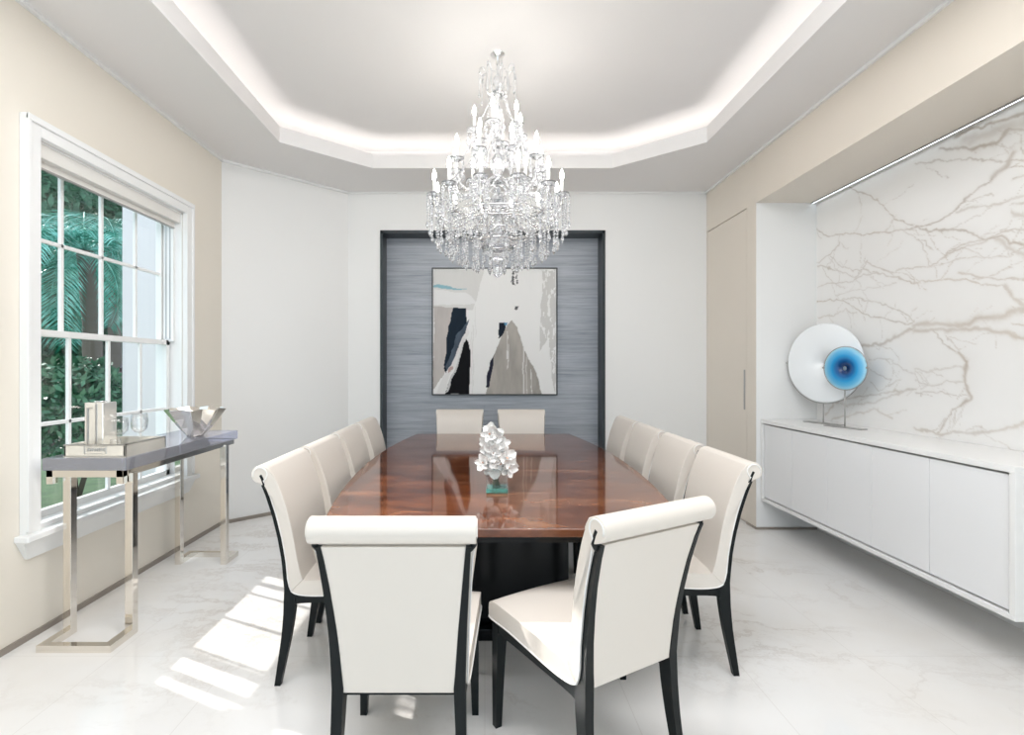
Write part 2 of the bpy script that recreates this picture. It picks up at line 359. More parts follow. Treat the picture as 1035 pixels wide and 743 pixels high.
# ---- marble slab wall: veins and one part-shaded band drawn into the pigment
def vnoise(x, y, seed, oct=4):
    rs = np.random.RandomState(seed); out = np.zeros_like(x); amp = 1; tot = 0
    for o in range(oct):
        g = rs.rand(64, 64); fx = x * 2**o; fy = y * 2**o
        ix = np.floor(fx).astype(int); iy = np.floor(fy).astype(int); tx = fx - ix; ty = fy - iy
        tx = tx*tx*(3-2*tx); ty = ty*ty*(3-2*ty)
        a = g[ix % 64, iy % 64]; b_ = g[(ix+1) % 64, iy % 64]; c = g[ix % 64, (iy+1) % 64]; d_ = g[(ix+1) % 64, (iy+1) % 64]
        out += amp * ((a*(1-tx)+b_*tx)*(1-ty) + (c*(1-tx)+d_*tx)*ty); tot += amp; amp *= 0.5
    return out / tot
VE = [
 (1.0, .75, [(857,190),(876,196),(888,203),(898,213.5),(906,221),(925,228)]),
 (1.2, .75, [(825,232),(832,238),(847,238.6),(872,236.4),(900,234),(913,231),(925,229)]),
 (1.2, .7, [(849,240),(849,248),(844,253.5),(834,260),(827,267)]), (.8,.5,[(913,231),(918,236),(925,239),(932,248),(939,260),(940,268)]),
 (1.3,.6,[(925,165.5),(948,164),(971,163),(980,160),(1007,163),(1026,160),(1040,161)]),
 (1.6,.8,[(925,227),(936,228),(959,218),(973,204),(987,191),(1005,179)]), (5,.6,[(1003,180),(1010,173),(1018,166),(1026,150)]),
 (2.2,.5,[(966,215),(984,209),(1007,208),(1023,202),(1040,199)]),
 (1.8,.8,[(925,228),(939,234),(952,233.6),(973,234),(994,241),(1012,240),(1021,246),(1040,248)]),
 (1.4,.6,[(955,258),(971,248),(994,241),(1016,235),(1040,230)]), (3.5,.5,[(1005,242),(1016,248),(1030,256),(1045,262)]),
 (3.0,.75,[(952,150.6),(982,151.7),(1007,145),(1021,131),(1045,131)]), (3.2,.9,[(965,140),(982,130),(1009,125),(1045,110)]), (9,.45,[(975,143),(1000,136),(1045,120)]),  # broad dark band at top right: grey veins plus painted shading
 (1.3,.6,[(826,270),(837,271.5),(851,276),(866,278),(873,269),(876,265)]), (1.2,.6,[(839,259),(849,269),(868,271),(883,276),(900,280)]),
 (1.5,.6,[(874,266),(888,271),(902,276),(912,271),(925,269.6),(940,268),(957,258),(978,249),(996,243)]),
 (1,.5,[(829,271),(842,285),(854,292)]), (1.3,.6,[(827,290),(844,286),(859,285),(868,279),(888,277),(900,280),(912,283.6),(925,285),(943,284),(963,283),(984,286),(1014,292),(1029,308)]),
 (1.3,.7,[(827,304),(846,303.5),(861,310),(873,317),(890,323.6),(905,327),(919,327.7),(925,323)]),
 (1.2,.6,[(851,304),(863,302),(879,304),(895,309),(909,315),(925,323.6)]), (.9,.5,[(879,304),(875,315)]),
 (1.2,.5,[(828,321),(842,319),(854,314.6),(866,317.5)]), (3.6,.62,[(870,350),(883,349.5),(897,344),(912,337),(925,331)]),
 (1.2,.5,[(878,361),(895,362),(907,368),(917,377),(925,379)]), (1.2,.5,[(879,372),(888,377),(899,383)]),
 (1.2,.5,[(879,385),(888,395),(900,389),(911,385)]), (2.2,.55,[(833,417),(851,405),(871,402),(885,400),(912,395),(925,393)]),
 (2.0,.5,[(854,410),(876,409.6),(892,405),(905,399),(919,394)]), (2,.5,[(840,424),(883,414.5),(902,422)]),
 (1,.5,[(940,268),(963,265),(978,261),(999,260),(1023,258)]), (1.4,.5,[(984,283),(1005,277),(1023,271)]), (1.6,.6,[(969,278),(999,280),(1017,284),(1045,285)]),
 (5,.62,[(925,328),(949,326),(972,328.8),(990,321),(1014,320),(1029,312),(1045,310)]), (4,.6,[(925,334),(955,333),(993,331.7),(1014,338),(1045,348)]), (3.2,.6,[(1016,292),(1024,302),(1034,310)]),
 (1.4,.65,[(943,335),(960,351),(969,357)]), (3.2,.8,[(968,356),(978,367),(974,379),(978,391),(981,401),(972,412)]), (1.4,.7,[(972,412),(957,423),(946,435)]),
 (1,.5,[(957,335),(968,354)]), (1.6,.5,[(925,373),(937,376),(955,373),(975,373)]), (1.3,.5,[(925,385),(940,389),(957,385),(978,385)]), (1.3,.5,[(925,397),(943,395),(960,397),(980,401)]),
 (2.4,.6,[(925,432),(949,437),(984,437),(1014,434),(1045,424)]), (1.2,.5,[(969,414),(965,429)]), (1,.45,[(925,376),(938,388),(930,394)]),
 (1,.4,[(845,300),(880,290),(905,287)]), (1,.4,[(836,260),(850,278),(846,290)]), (.9,.4,[(862,275),(872,292),(880,304)]),
]
def px2wall(x, y):
    Y = RX * 500 / (x - 490); return Y, 1.4 - (y - 371.5) * Y / 500
ny, nz = 380, 320
ys = RY0 + (RY1 - RY0) * np.linspace(0, 1, ny) ** 1.0; zs = np.concatenate([np.linspace(0, .9, 20), np.linspace(.91, RZ, nz - 20)])
GY, GZ = np.meshgrid(ys, zs, indexing='ij')
wy = GY + (vnoise(GY * 7, GZ * 7, 3) - .5) * .05 + (vnoise(GY * 28, GZ * 28, 5) - .5) * .03
wz = GZ + (vnoise(GY * 7, GZ * 7, 4) - .5) * .05 + (vnoise(GY * 28, GZ * 28, 6) - .5) * .03
acc = np.zeros_like(GY)
veins = [(w_, s_, [px2wall(x, y) for x, y in P]) for w_, s_, P in VE]
rng = random.Random(11)
for w_, s_, P in list(veins):
    for (a, b_), (c, d_) in zip(P, P[1:]):
        if rng.random() < .55:
            t = rng.random(); y, z = a + t * (c - a), b_ + t * (d_ - b_); ang = math.atan2(d_ - b_, c - a) + rng.choice((-1, 1)) * rng.uniform(.3, .9)
            Q = [(y, z)]
            for k in range(rng.randint(2, 4)):
                L_ = rng.uniform(.03, .09); y += L_ * math.cos(ang); z += L_ * math.sin(ang); ang += rng.uniform(-.5, .5); Q.append((y, z))
            veins.append((rng.choice((.5, .7, .9)), rng.uniform(.35, .55), Q))
for i in range(16):      # the stone goes on nearer than the photograph shows
    y, z = 2.7, rng.uniform(0.3, 2.8); P = [(y, z)]
    while y > RY0: y -= rng.uniform(.1, .3); z += rng.uniform(-.14, .12); P.append((y, z))
    veins.append((rng.choice([1, 1.5, 3]), .6, P))
for w_, s_, P in veins:
    for (a, b_), (c, d_) in zip(P, P[1:]):
        L = (c-a)**2 + (d_-b_)**2 + 1e-9
        t = np.clip(((wy - a)*(c-a) + (wz - b_)*(d_-b_)) / L, 0, 1)
        dd = np.sqrt((wy - a - t*(c-a))**2 + (wz - b_ - t*(d_-b_))**2)
        wd = w_ * .0034
        acc = np.maximum(acc, s_ * (np.exp(-(dd / wd)**2) * .85 + .16 * np.exp(-dd / (wd * 4))))
acc *= (.55 + .75 * vnoise(GY * 9, GZ * 9, 8))
cloud = vnoise(GY * 2.2, GZ * 2.2, 9)
hue = np.clip(vnoise(GY * 1.6, GZ * 1.6, 10) * 1.6 - .3, 0, 1)
base = np.stack([.91 - .05 * cloud, .90 - .055 * cloud, .885 - .06 * cloud], -1)
vein = np.stack([.44 + .10 * hue, .385 + .045 * hue, .335 - .02 * hue], -1)
a_ = np.clip(acc, 0, 1)[..., None]; colg = base * (1 - a_) + vein * a_
def grid_obj(name, P3, cols, material, parent=None):
    nu, nv = P3.shape[:2]; me = bpy.data.meshes.new(name)
    idx = np.arange(nu * nv).reshape(nu, nv)
    F = np.stack([idx[:-1, :-1], idx[1:, :-1], idx[1:, 1:], idx[:-1, 1:]], -1).reshape(-1, 4)
    me.from_pydata(P3.reshape(-1, 3).tolist(), [], F.tolist())
    ca = me.color_attributes.new('pigment', 'FLOAT_COLOR', 'POINT')
    ca.data.foreach_set('color', np.concatenate([cols.reshape(-1, 3), np.ones((nu*nv, 1))], 1).astype(np.float32).ravel())
    me.materials.append(material); o = bpy.data.objects.new(name, me); C.objects.link(o)
    if parent: o.parent = parent
    return o
mw = grid_obj('wall_right_marble', np.stack([np.full_like(GY, RX), GY, GZ], -1), colg, MARBLE)
struct(mw, 'white marble slab wall with taupe veins')
MB().box((RX + .004, RY0, 0), (RX + .2, RY1, HU)).obj('stone_backing', LACQ, mw)
# the led slot at the top of the marble
ls = MB().box((RX - .042, RY0, RZ - .006), (RX - .033, RY1 - .01, RZ + .004)).obj('led_strip_light', LED)
tag(ls, 'long thin cool white light strip above the veined marble wall', 'light strip')
MB().box((RX - .052, RY0, RZ - .008), (RX - .042, RY1 - .005, RZ + .002)).box((RX - .033, RY0, RZ - .008), (RX - .022, RY1 - .005, RZ + .002)).obj('channel', CHRG, ls)

# ================================================================== WINDOW
b = MB(); xo = XL + .038; cw = .085
def casing(b, y0, y1, z0, z1):
    b.box((XL, y0 - cw, z0 - .02), (xo, y0, z1 + cw), bev=.004); b.box((XL, y1, z0 - .02), (xo, y1 + cw, z1 + cw), bev=.004)
    b.box((XL, y0, z1), (xo, y1, z1 + cw), bev=.004)
    b.box((XL, y0 - cw, z1 + cw - .028), (xo + .012, y1 + cw, z1 + cw + .006), bev=.004)
    b.box((xo - .002, y1 + cw - .022, z0), (xo + .010, y1 + cw, z1 + cw), bev=.003); b.box((xo - .002, y0 - cw, z0), (xo + .010, y0 - cw + .022, z1 + cw), bev=.003)
casing(b, WY0, WY1, WZ0, WZ1)
# jamb lining
b.box((XL - T, WY0, WZ0), (XL, WY0 + .012, WZ1)); b.box((XL - T, WY1 - .012, WZ0), (XL, WY1, WZ1)); b.box((XL - T, WY0, WZ1 - .012), (XL, WY1, WZ1))
win = struct(b.obj('window_1', TRIM), 'white double-hung sash window')
MB().box((XL - T - .02, WY0 + .001, WZ0 - .03), (XL + .01, WY1 - .001, WZ0 + .012)).box((XL, WY0 - cw - .03, WZ0 - .045), (XL + .075, WY1 + cw + .03, WZ0 - .012), bev=.006).obj('window_sill', TRIM, win)
b = MB()   # apron with raking ends
vsa = [(XL, WY0 - cw - .02, WZ0 - .045), (XL, WY1 + cw + .02, WZ0 - .045), (XL, WY1 + cw - .03, WZ0 - .145), (XL, WY0 - cw + .03, WZ0 - .145)]
A = [b.bm.verts.new(p) for p in vsa]; B_ = [b.bm.verts.new((p[0] + (.045 if i < 2 else .018), p[1], p[2])) for i, p in enumerate(vsa)]
b.bm.faces.new(A); b.bm.faces.new(B_[::-1])
for i in range(4): b.bm.faces.new((A[i], A[(i+1) % 4], B_[(i+1) % 4], B_[i]))
b.obj('window_apron', TRIM, win)
def sash(name, x, z0, z1, cols, rz, fr=.032):
    y0, y1 = WY0 + .02, WY1 - .02; d2 = .018
    b = MB(); b.box((x - d2, y0, z0), (x + d2, y0 + fr, z1)); b.box((x - d2, y1 - fr, z0), (x + d2, y1, z1))
    b.box((x - d2, y0, z0), (x + d2, y1, z0 + fr)); b.box((x - d2, y0, z1 - fr), (x + d2, y1, z1))
    for c in cols: b.box((x - .010, c - .011, z0), (x + .010, c + .011, z1), bev=.003)
    b.box((x - .010, y0, rz - .011), (x + .010, y1, rz + .011), bev=.003)
    s = b.obj(name, TRIM, win)
    MB().box((x - .003, y0 + .01, z0 + .01), (x + .003, y1 - .01, z1 - .01)).obj('window_pane', PANE, s)
    return s
sash('window_sash', -2.50, 1.575, 2.59, (2.917, 3.222, 3.535), 2.115)
sash('window_sash', -2.455, WZ0 + .012, 1.61, (2.917, 3.222, 3.52), 1.085, .036)
MB().box((-2.475, WY1 - .035, 1.6), (-2.40, WY1 - .012, WZ1)).box((-2.46, WY1 - .037, 1.62), (-2.45, WY1 - .034, 2.5), 1).box((-2.43, WY1 - .037, 1.62), (-2.42, WY1 - .034, 2.5), 1).obj('sash_track', [TRIM, CHRG], win)
rb = empty('roller_blind', (XL - .05, (WY0 + WY1) / 2, 2.52), label='rolled up off-white roller blind at the top of the sash window', cat='blind')
def inblind(m, name, mt): 
    o = m.obj(name, mt); o.parent = rb; o.location = -Vector(rb.location); return o
inblind(MB().box((XL - .085, WY0 + .014, 2.515), (XL - .006, WY1 - .014, 2.597), bev=.006), 'cassette', BLINDC)
inblind(MB().box((XL - .052, WY0 + .03, 2.478), (XL - .046, WY1 - .03, 2.516)), 'fabric', BLINDC)
inblind(MB().box((XL - .058, WY0 + .03, 2.468), (XL - .040, WY1 - .03, 2.48), bev=.003), 'bottom_bar', CHRG)

# ================================================================== DINING CHAIRS
def smooth_path(P, it=2, closed=False):
    for _ in range(it):
        Q = []; n_ = len(P); rng_ = range(n_ if closed else n_ - 1)
        if not closed: Q.append(P[0])
        for i in rng_:
            a, c = P[i], P[(i+1) % n_]
            Q.append(tuple(a[k]*.75 + c[k]*.25 for k in range(len(a)))); Q.append(tuple(a[k]*.25 + c[k]*.75 for k in range(len(a))))
        if not closed: Q.append(P[-1])
        P = Q
    return P
def rear_y(z):   # rear face of the back legs and stiles
    zs_ = [0, .1, .2, .3, .42, .55, .65, .75, .85, .93]; yy = [-.040, -.026, -.012, -.003, .0, -.010, -.026, -.048, -.078, -.110]
    return float(np.interp(z, zs_, yy))
def hw(z): return float(np.interp(z, [.40, .60, .80, .93], [.203, .209, .219, .226]))
def sweep(bm_, prof, halfw, segs=8, puff=None):
    rings = []
    for i in range(segs + 1):
        s = -1 + 2 * i / segs
        rings.append([bm_.verts.new((s * halfw(y, z), *((y, z) if puff is None else puff(s, y, z)))) for y, z in prof])
    n_ = len(prof)
    for A, B in zip(rings, rings[1:]):
        for k in range(n_): bm_.faces.new((A[k], A[(k+1) % n_], B[(k+1) % n_], B[k]))
    bm_.faces.new(rings[0][::-1]); bm_.faces.new(rings[-1])
def make_chair():
    t = empty('dining_chair', (0, 0, 0))
    TH = .022   # stile thickness fore-aft at the back
    # back cushion: front skin and the rolled crest
    zz = np.linspace(.47, .875, 12)
    rear = [(.034, .414), (.025, .436)] + [(rear_y(z) + TH, z) for z in zz]
    front = smooth_path([(.085, .465), (.069, .515), (.054, .60), (.040, .69), (.020, .78), (-.008, .87), (-.032, .925), (-.056, .962)], 2)
    cy, cz, r_ = -.090, .935, .0385
    arc = [(cy + r_ * math.cos(a), cz + r_ * math.sin(a)) for a in np.linspace(R(58), R(265), 16)]
    inner = [(-.086, .892), (-.076, .889), (-.070, .882)]
    prof = front + arc + inner + [p for p in rear[::-1] if p[1] < .862]
    def hwb(y, z):
        if y < -.040 and z > .875: return .239
        return hw(z) + .006
    def puffb(s, y, z):
        return y, z
    bm_ = MB(); sweep(bm_.bm, prof, hwb, 8)
    back = bm_.obj('backrest', LEATHER, t, smooth=50, bevel=.013)
    for sx in (-1, 1):
        line = [(sx * (hw(z) + .006), y + .001, z) for y, z in rear if z < .86] + [(sx * .2395, cy + .030 * math.cos(a), cz + .030 * math.sin(a)) for a in np.linspace(R(300), R(560), 16)][::1]
        MB().tube(line, .003, 5).obj('piping', PIPING, back)
    # rear upholstered panel
    zr = np.linspace(.405, .885, 12)
    prof = [(rear_y(z) + .003 - .002 * math.sin((z - .42) / .44 * math.pi), z) for z in zr] + [(rear_y(z) + TH + .006, z) for z in zr[::-1]]
    pm = MB(); sweep(pm.bm, prof, lambda y, z: hw(z) + .001 - float(np.interp(z, [.42, .885], [.034, .015])), 4); pm.obj('back_panel', LEATHER, t, smooth=50, bevel=.003)
    # seat
    top = smooth_path([(.524, .455), (.520, .482), (.49, .492), (.40, .490), (.25, .478), (.14, .466), (.085, .465)], 2)
    bot = smooth_path([(.034, .414), (.052, .403), (.085, .398), (.15, .397), (.27, .408), (.40, .420), (.515, .418), (.522, .428)], 2)
    def hws(y, z): return .2075 + .040 * max(0, min(1, y / .5))
    def puffs(s, y, z): return y, z + (.008 * (1 - s * s) if z > .455 else 0)
    sm = MB(); sweep(sm.bm, top + bot, hws, 8, puffs); seat = sm.obj('seat', LEATHER, t, smooth=50, bevel=.012)
    sl = [(-(hws(y, z) + .001), y, z + .002) for y, z in bot[:-3]]
    MB().tube(sl + [(-.2, .525, .422), (0, .525, .422), (.2, .525, .422)] + [(-x_, y_, z_) for x_, y_, z_ in sl[::-1]], .003, 5).obj('piping', PIPING, seat)
    # apron rails, curved below the seat
    am = MB()
    ab = smooth_path([(.500, .418), (.40, .421), (.27, .409), (.15, .398), (.03, .402)], 1); bb = smooth_path([(.03, .350), (.08, .362), (.2, .366), (.34, .372), (.46, .374), (.50, .376)], 1)
    prof = ab + bb
    for sx in (-1, 1):
        vs = []
        for off in (0, -.022):
            vs.append([am.bm.verts.new((sx * (hws(y, z) - .010 + off), y, z)) for y, z in prof])
        k_ = len(prof)
        for i in range(k_): am.bm.faces.new((vs[0][i], vs[0][(i+1) % k_], vs[1][(i+1) % k_], vs[1][i]))
        am.bm.faces.new(vs[0]); am.bm.faces.new(vs[1][::-1])
    am.box((-.22, .482, .378), (.22, .502, .419)); am.box((-.185, .045, .372), (.185, .060, .40))
    am.obj('seat_rail', EBONY, t)
    # legs
    for sx in (-1, 1):
        lg = MB(); rings = []
        for z in list(np.linspace(0, .42, 9)) + list(np.linspace(.46, .885, 10)):
            y0 = rear_y(z)
            if z <= .42:
                th = np.interp(z, [0, .3, .42], [.026, .046, .052]); wd = np.interp(z, [0, .42], [.026, .036]); xo_ = np.interp(z, [0, .42], [.212, .204])
            else:
                th = np.interp(z, [.42, .48, .885], [.052, .024, .022]); wd = np.interp(z, [.42, .885], [.034, .015]); xo_ = hw(z)
            rings.append([lg.bm.verts.new((sx * xx, yy, z)) for xx, yy in ((xo_ - wd, y0), (xo_, y0), (xo_, y0 + th), (xo_ - wd, y0 + th))])
        for A, B in zip(rings, rings[1:]):
            for k in range(4): lg.bm.faces.new((A[k], A[(k+1) % 4], B[(k+1) % 4], B[k]))
        lg.bm.faces.new(rings[0]); lg.bm.faces.new(rings[-1])
        lg.obj('leg', EBONY, t, smooth=40)
    for sx in (-1, 1):
        Q = smooth_path([(-.068, .868), (-.073, .893), (-.080, .915), (-.089, .933)], 1); P = [(sx * (.212 + .019 * min(1, k_ / 2)), y, z) for k_, (y, z) in enumerate(Q)]
        MB().tube(P, [.0100] * len(P), 10).obj('scroll', EBONY, t)
    for sx in (-1, 1):
        lg = MB(); rings = []
        for z in np.linspace(0, .40, 7):
            wd = np.interp(z, [0, .40], [.026, .044]); yo = np.interp(z, [0, .2, .4], [.508, .512, .512])
            rings.append([lg.bm.verts.new((sx * xx, yy, z)) for xx, yy in ((.238 - wd, yo - wd), (.238, yo - wd), (.238, yo), (.238 - wd, yo))])
        for A, B in zip(rings, rings[1:]):
            for k in range(4): lg.bm.faces.new((A[k], A[(k+1) % 4], B[(k+1) % 4], B[k]))
        lg.bm.faces.new(rings[0]); lg.bm.faces.new(rings[-1])
        lg.obj('leg', EBONY, t, smooth=40)
    return t
G = 'cream leather dining chairs around the long table'
chairs = [
 (-.263, 1.508, 0, 'cream roll-back dining chair nearest the camera on the left, back square to the view'),
 (.485, 1.61, 29, 'cream roll-back dining chair nearest the camera on the right, turned aslant'),
 (-.885, 2.385, -90, 'cream dining chair first and nearest in the row along the window side'),
 (-.885, 2.92, -90, 'cream dining chair second from the camera in the row along the window side'),
 (-.895, 3.49, -90, 'cream dining chair third from the camera in the row along the window side'),
 (-.895, 4.07, -90, 'cream dining chair farthest from the camera in the row along the window side'),
 (1.116, 2.455, 90, 'cream dining chair first and nearest in the row on the marble wall side'),
 (1.116, 3.02, 90, 'cream dining chair second from the camera in the row on the marble wall side'),
 (1.116, 3.60, 90, 'cream dining chair third from the camera in the row on the marble wall side'),
 (1.116, 4.165, 90, 'cream dining chair farthest from the camera in the row on the marble wall side'),
 (-.255, 4.975, 180, 'cream dining chair at the far table end, left of the white flowers'),
 (.372, 4.975, 180, 'cream dining chair at the far table end, right of the white flowers'),
]
proto = make_chair()
for i, (x, y, a, lab) in enumerate(chairs):
    c = proto if i == 0 else copy_tree(proto)
    c.location = (x, y, 0); c.rotation_euler = (0, 0, R(a)); tag(c, lab, 'chair', G)

# ================================================================== TABLE
tb = empty('dining_table', (.08, 3.37, 0), label='long boat-shaped dining table with glossy red-brown burl top and black pedestal', cat='table')
def boat(hl, wmid, wend, ch=.0):
    P = []
    for t in np.linspace(-1, 1, 15): P.append((wmid - (wmid - wend) * t * t, t * hl))
    return P + [(-x, y) for x, y in P[::-1]]
b = MB(); b.prism(boat(1.41, .87, .735), .726, .76, 0)
tt = b.obj('tabletop', WOOD, tb, bevel=.004)
b = MB(); b.prism(boat(1.35, .81, .68), .685, .7265); b.obj('apron', BLACK, tb)
b = MB(); b.box((-.36, -.78, .06), (.36, .78, .686), bev=.008); b.obj('pedestal', BLACK, tb)
b = MB(); b.box((-.40, -.84, 0), (.40, .84, .06), bev=.004); b.obj('plinth', BLACK, tb)

# ================================================================== VASE AND ORCHIDS
vz = empty('glass_vase', (.062, 2.57, .76), label='square clear glass vase with green-tinted base on the dining table', cat='vase')
h_, r_ = .125, .055
b = MB()
for sx, sy in ((-1, 0), (1, 0), (0, -1), (0, 1)):
    if sx: b.box((sx * r_ - (.005 if sx > 0 else 0), -r_, .022), (sx * r_ + (.005 if sx < 0 else 0), r_, h_))
    else: b.box((-r_ + .005, sy * r_ - (.005 if sy > 0 else 0), .022), (r_ - .005, sy * r_ + (.005 if sy < 0 else 0), h_))
b.obj('glass_wall', GLASSV, vz)
MB().box((-r_, -r_, .001), (r_, r_, .022), bev=.002).obj('glass_base', GLASSG, vz)
bq = empty('orchid_bouquet', (.062, 2.57, .785), label='bunch of white orchids standing in the square glass vase', cat='flowers')
def petal(b, M, L, W, cup):
    n1, n2 = 6, 4; g = []
    for i in range(n1 + 1):
        u = i / n1; ww = W * math.sin(math.pi * (u * .82 + .12)) ** .8
        g.append([b.bm.verts.new(M @ Vector((ww * (j / n2 - .5) * 2 * .5, L * u, cup * (u * u) + .012 * (2 * j / n2 - 1) ** 2))) for j in range(n2 + 1)])
    for i in range(n1):
        for j in range(n2):
            f = b.bm.faces.new((g[i][j], g[i][j+1], g[i+1][j+1], g[i+1][j])); f.smooth = True
fl_meshes = None
spots = []
rf = random.Random(4)
for i in range(26):
    u = i / 25; ang = rf.uniform(0, 2 * math.pi) if i % 3 else rf.uniform(-2.2, -.9)
    z = .100 + .178 * u; rad = .048 * (1 - .5 * u) * rf.uniform(.6, 1.1)
    spots.append(Vector((-.004 - .02 * u + rad * math.cos(ang), rad * math.sin(ang) * .8, z)))
spots += [Vector((-.068, -.02, .125)), Vector((.058, -.03, .105)), Vector((.05, -.03, .15))]
stems = MB()
for i, p in enumerate(spots):
    fw = Vector((p.x + .004, p.y - .05, rf.uniform(-.02, .03))).normalized()
    q = fw.to_track_quat('Z', 'Y').to_matrix().to_4x4()
    M0 = Matrix.Translation(p) @ q @ Matrix.Rotation(rf.uniform(0, 6), 4, 'Z')
    b = MB(); sc_ = rf.uniform(.85, 1.15)
    for k in range(5):
        petal(b, M0 @ Matrix.Rotation(2 * math.pi * k / 5, 4, 'Z'), .050 * sc_, (.052 if k in (1, 4) else .034) * sc_, .010)
    fo = b.obj('blossom', PETAL, bq)
    b = MB(); b.lathe([(0, .012), (.004, .010), (.006, .003), (0, -.001)], 8); lo = b.obj('flower_lip', LIPM, fo); lo.matrix_local = M0
    if i % 2 == 0:
        stems.tube(smooth_path([(rf.uniform(-.02, .02), rf.uniform(-.02, .02), .0), (p.x * .3, p.y * .3, .06), tuple(p * .8), tuple(p)], 1), .002, 5)
stems.obj('stem', STEM, bq)

# ================================================================== CHANDELIER
CX, CY = .0876, 3.37
ch = empty('chandelier', (CX, CY, 0), label='large tiered crystal chandelier with candle bulbs hanging over the table', cat='chandelier')
def bead(b, p, r, l=None, n=6):
    l = l or r
    b.lathe([(0, -l), (r * .95, -l * .25), (r, l * .1), (0, l)], n, p, smooth=False)
def strand(b, P, r=.006, gap=.016, drop=None):
    P = [Vector(p) for p in P]; d_ = 0; last = P[0]
    for a, c in zip(P, P[1:]):
        L = (c - a).length; m_ = max(1, int(L / gap))
        for k in range(m_): bead(b, a.lerp(c, (k + .5) / m_), r * (1.15 if k % 3 == 0 else .85), r * 1.15)
    if drop: bead(b, P[-1] - Vector((0, 0, drop)), drop * .42, drop, 8)
def sag(a, c, depth, n=7):
    a, c = Vector(a), Vector(c)
    return [a.lerp(c, i / n) - Vector((0, 0, depth * 4 * (i / n) * (1 - i / n))) for i in range(n + 1)]
def pol(r, a, z): return (r * math.cos(a), r * math.sin(a), z)
MB().lathe([(0, 3.56), (.062, 3.56), (.066, 3.545), (.05, 3.53), (.03, 3.52), (.014, 3.50), (.010, 3.46), (0, 3.46)], 24).obj('canopy', SILVER, ch)
MB().lathe([(0, 3.47), (.008, 3.46), (.010, 3.40), (.028, 3.37), (.032, 3.33), (.012, 3.29), (.05, 3.265), (.052, 3.255), (.012, 3.24), (.012, 3.18), (.03, 3.15), (.045, 3.10), (.040, 3.03), (.020, 2.96), (.05, 2.93), (.014, 2.90),
            (.022, 2.85), (.05, 2.80), (.045, 2.74), (.018, 2.70), (.06, 2.665), (.016, 2.63), (.03, 2.58), (.06, 2.53), (.05, 2.48), (.02, 2.44), (.02, 2.36), (.05, 2.30), (.10, 2.25), (.115, 2.22), (.08, 2.17), (.03, 2.13), (.012, 2.11), (0, 2.11)], 16, smooth=False).obj('glass_stem', CRYSTAL, ch)
MB().lathe([(0, 2.12), (.008, 2.11), (.012, 2.10), (.030, 2.085), (.036, 2.06), (.030, 2.035), (.012, 2.018), (0, 2.012)], 12, smooth=False).obj('bottom_ball', CRYSTAL, ch)
MB().lathe([(0, 2.47), (.06, 2.465), (.07, 2.45), (.05, 2.435), (.025, 2.43), (0, 2.43)], 20).lathe([(0, 2.69), (.05, 2.685), (.055, 2.67), (.03, 2.655), (0, 2.65)], 20).lathe([(0, 2.925), (.035, 2.92), (.04, 2.905), (.02, 2.89), (0, 2.89)], 20).lathe([(0, 3.27), (.03, 3.265), (.035, 3.25), (0, 3.24)], 16).obj('hub', SILVER, ch)
for k in range(8):      # crown scrolls
    a = 2 * math.pi * k / 8 + .2
    P = smooth_path([pol(.02, a, 3.26), pol(.07, a, 3.25), pol(.085, a, 3.31), pol(.075, a, 3.38), pol(.10, a, 3.435), pol(.125, a, 3.425), pol(.125, a, 3.40)], 2)
    so = MB().tube(P, .0055, 6).obj('crown_scroll', SILVER if k % 2 == 0 else CRYSTAL, ch)
    b = MB(); strand(b, [pol(.128, a, 3.40), pol(.128, a, 3.26)], .005, .013, .02); strand(b, sag(pol(.125, a, 3.40), pol(.125, a + math.pi / 4, 3.40), .05), .0045, .013); b.obj('crystal_strand', CRYSTAL, so)
tiers = [(6, .165, 2.90, 2.985, .3), (9, .30, 2.66, 2.755, .1), (12, .435, 2.45, 2.530, .26)]
cups = []
for ti, (n_, Rr, hz, cz_, ph) in enumerate(tiers):
    ring_c = []
    for k in range(n_):
        a = ph + 2 * math.pi * k / n_
        dz = cz_ - hz
        P = smooth_path([pol(.03, a, hz), pol(.30 * Rr, a, hz + .02), pol(.55 * Rr, a, hz - .06), pol(.80 * Rr, a, hz - .085), pol(.97 * Rr, a, hz - .03), pol(Rr, a, cz_ - .035), pol(Rr, a, cz_)], 2)
        arm = MB().tube(P, .0065, 8).obj('arm', SILVER if ti == 2 else CRYSTAL, ch)
        c0 = Vector(pol(Rr, a, cz_)); ring_c.append((a, c0))
        MB().lathe([(0, -.004), (.020, -.004), (.046, .008), (.050, .014), (.044, .012), (.018, .004), (.016, .018), (0, .018)], 12, c0, smooth=False).obj('bobeche', CRYSTAL, arm)
        MB().lathe([(0, .012), (.0105, .012), (.0105, .105), (0, .105)], 10, c0).obj('candle', CANDLE, arm)
        MB().lathe([(0, .105), (.009, .11), (.014, .128), (.011, .148), (.005, .166), (0, .178)], 10, c0).obj('bulb', BULB, arm)
        b = MB()
        for j in range(6):
            aa = a + 2 * math.pi * j / 6; p0 = c0 + Vector((.046 * math.cos(aa), .046 * math.sin(aa), .004))
            L = (.06, .075, .11)[ti] * (1.0 if j % 2 else .8)
            if ti == 2 and j in (0, 1, 5): L *= 1.9
            strand(b, [p0, p0 - Vector((0, 0, L))], .0078, .017, .028)
        b.obj('crystal_pendants', CRYSTAL, arm)
    cups.append(ring_c)
def nearest(rc, a): return min(rc, key=lambda q: abs((q[0] - a + math.pi) % (2 * math.pi) - math.pi))[1]
b_list = []
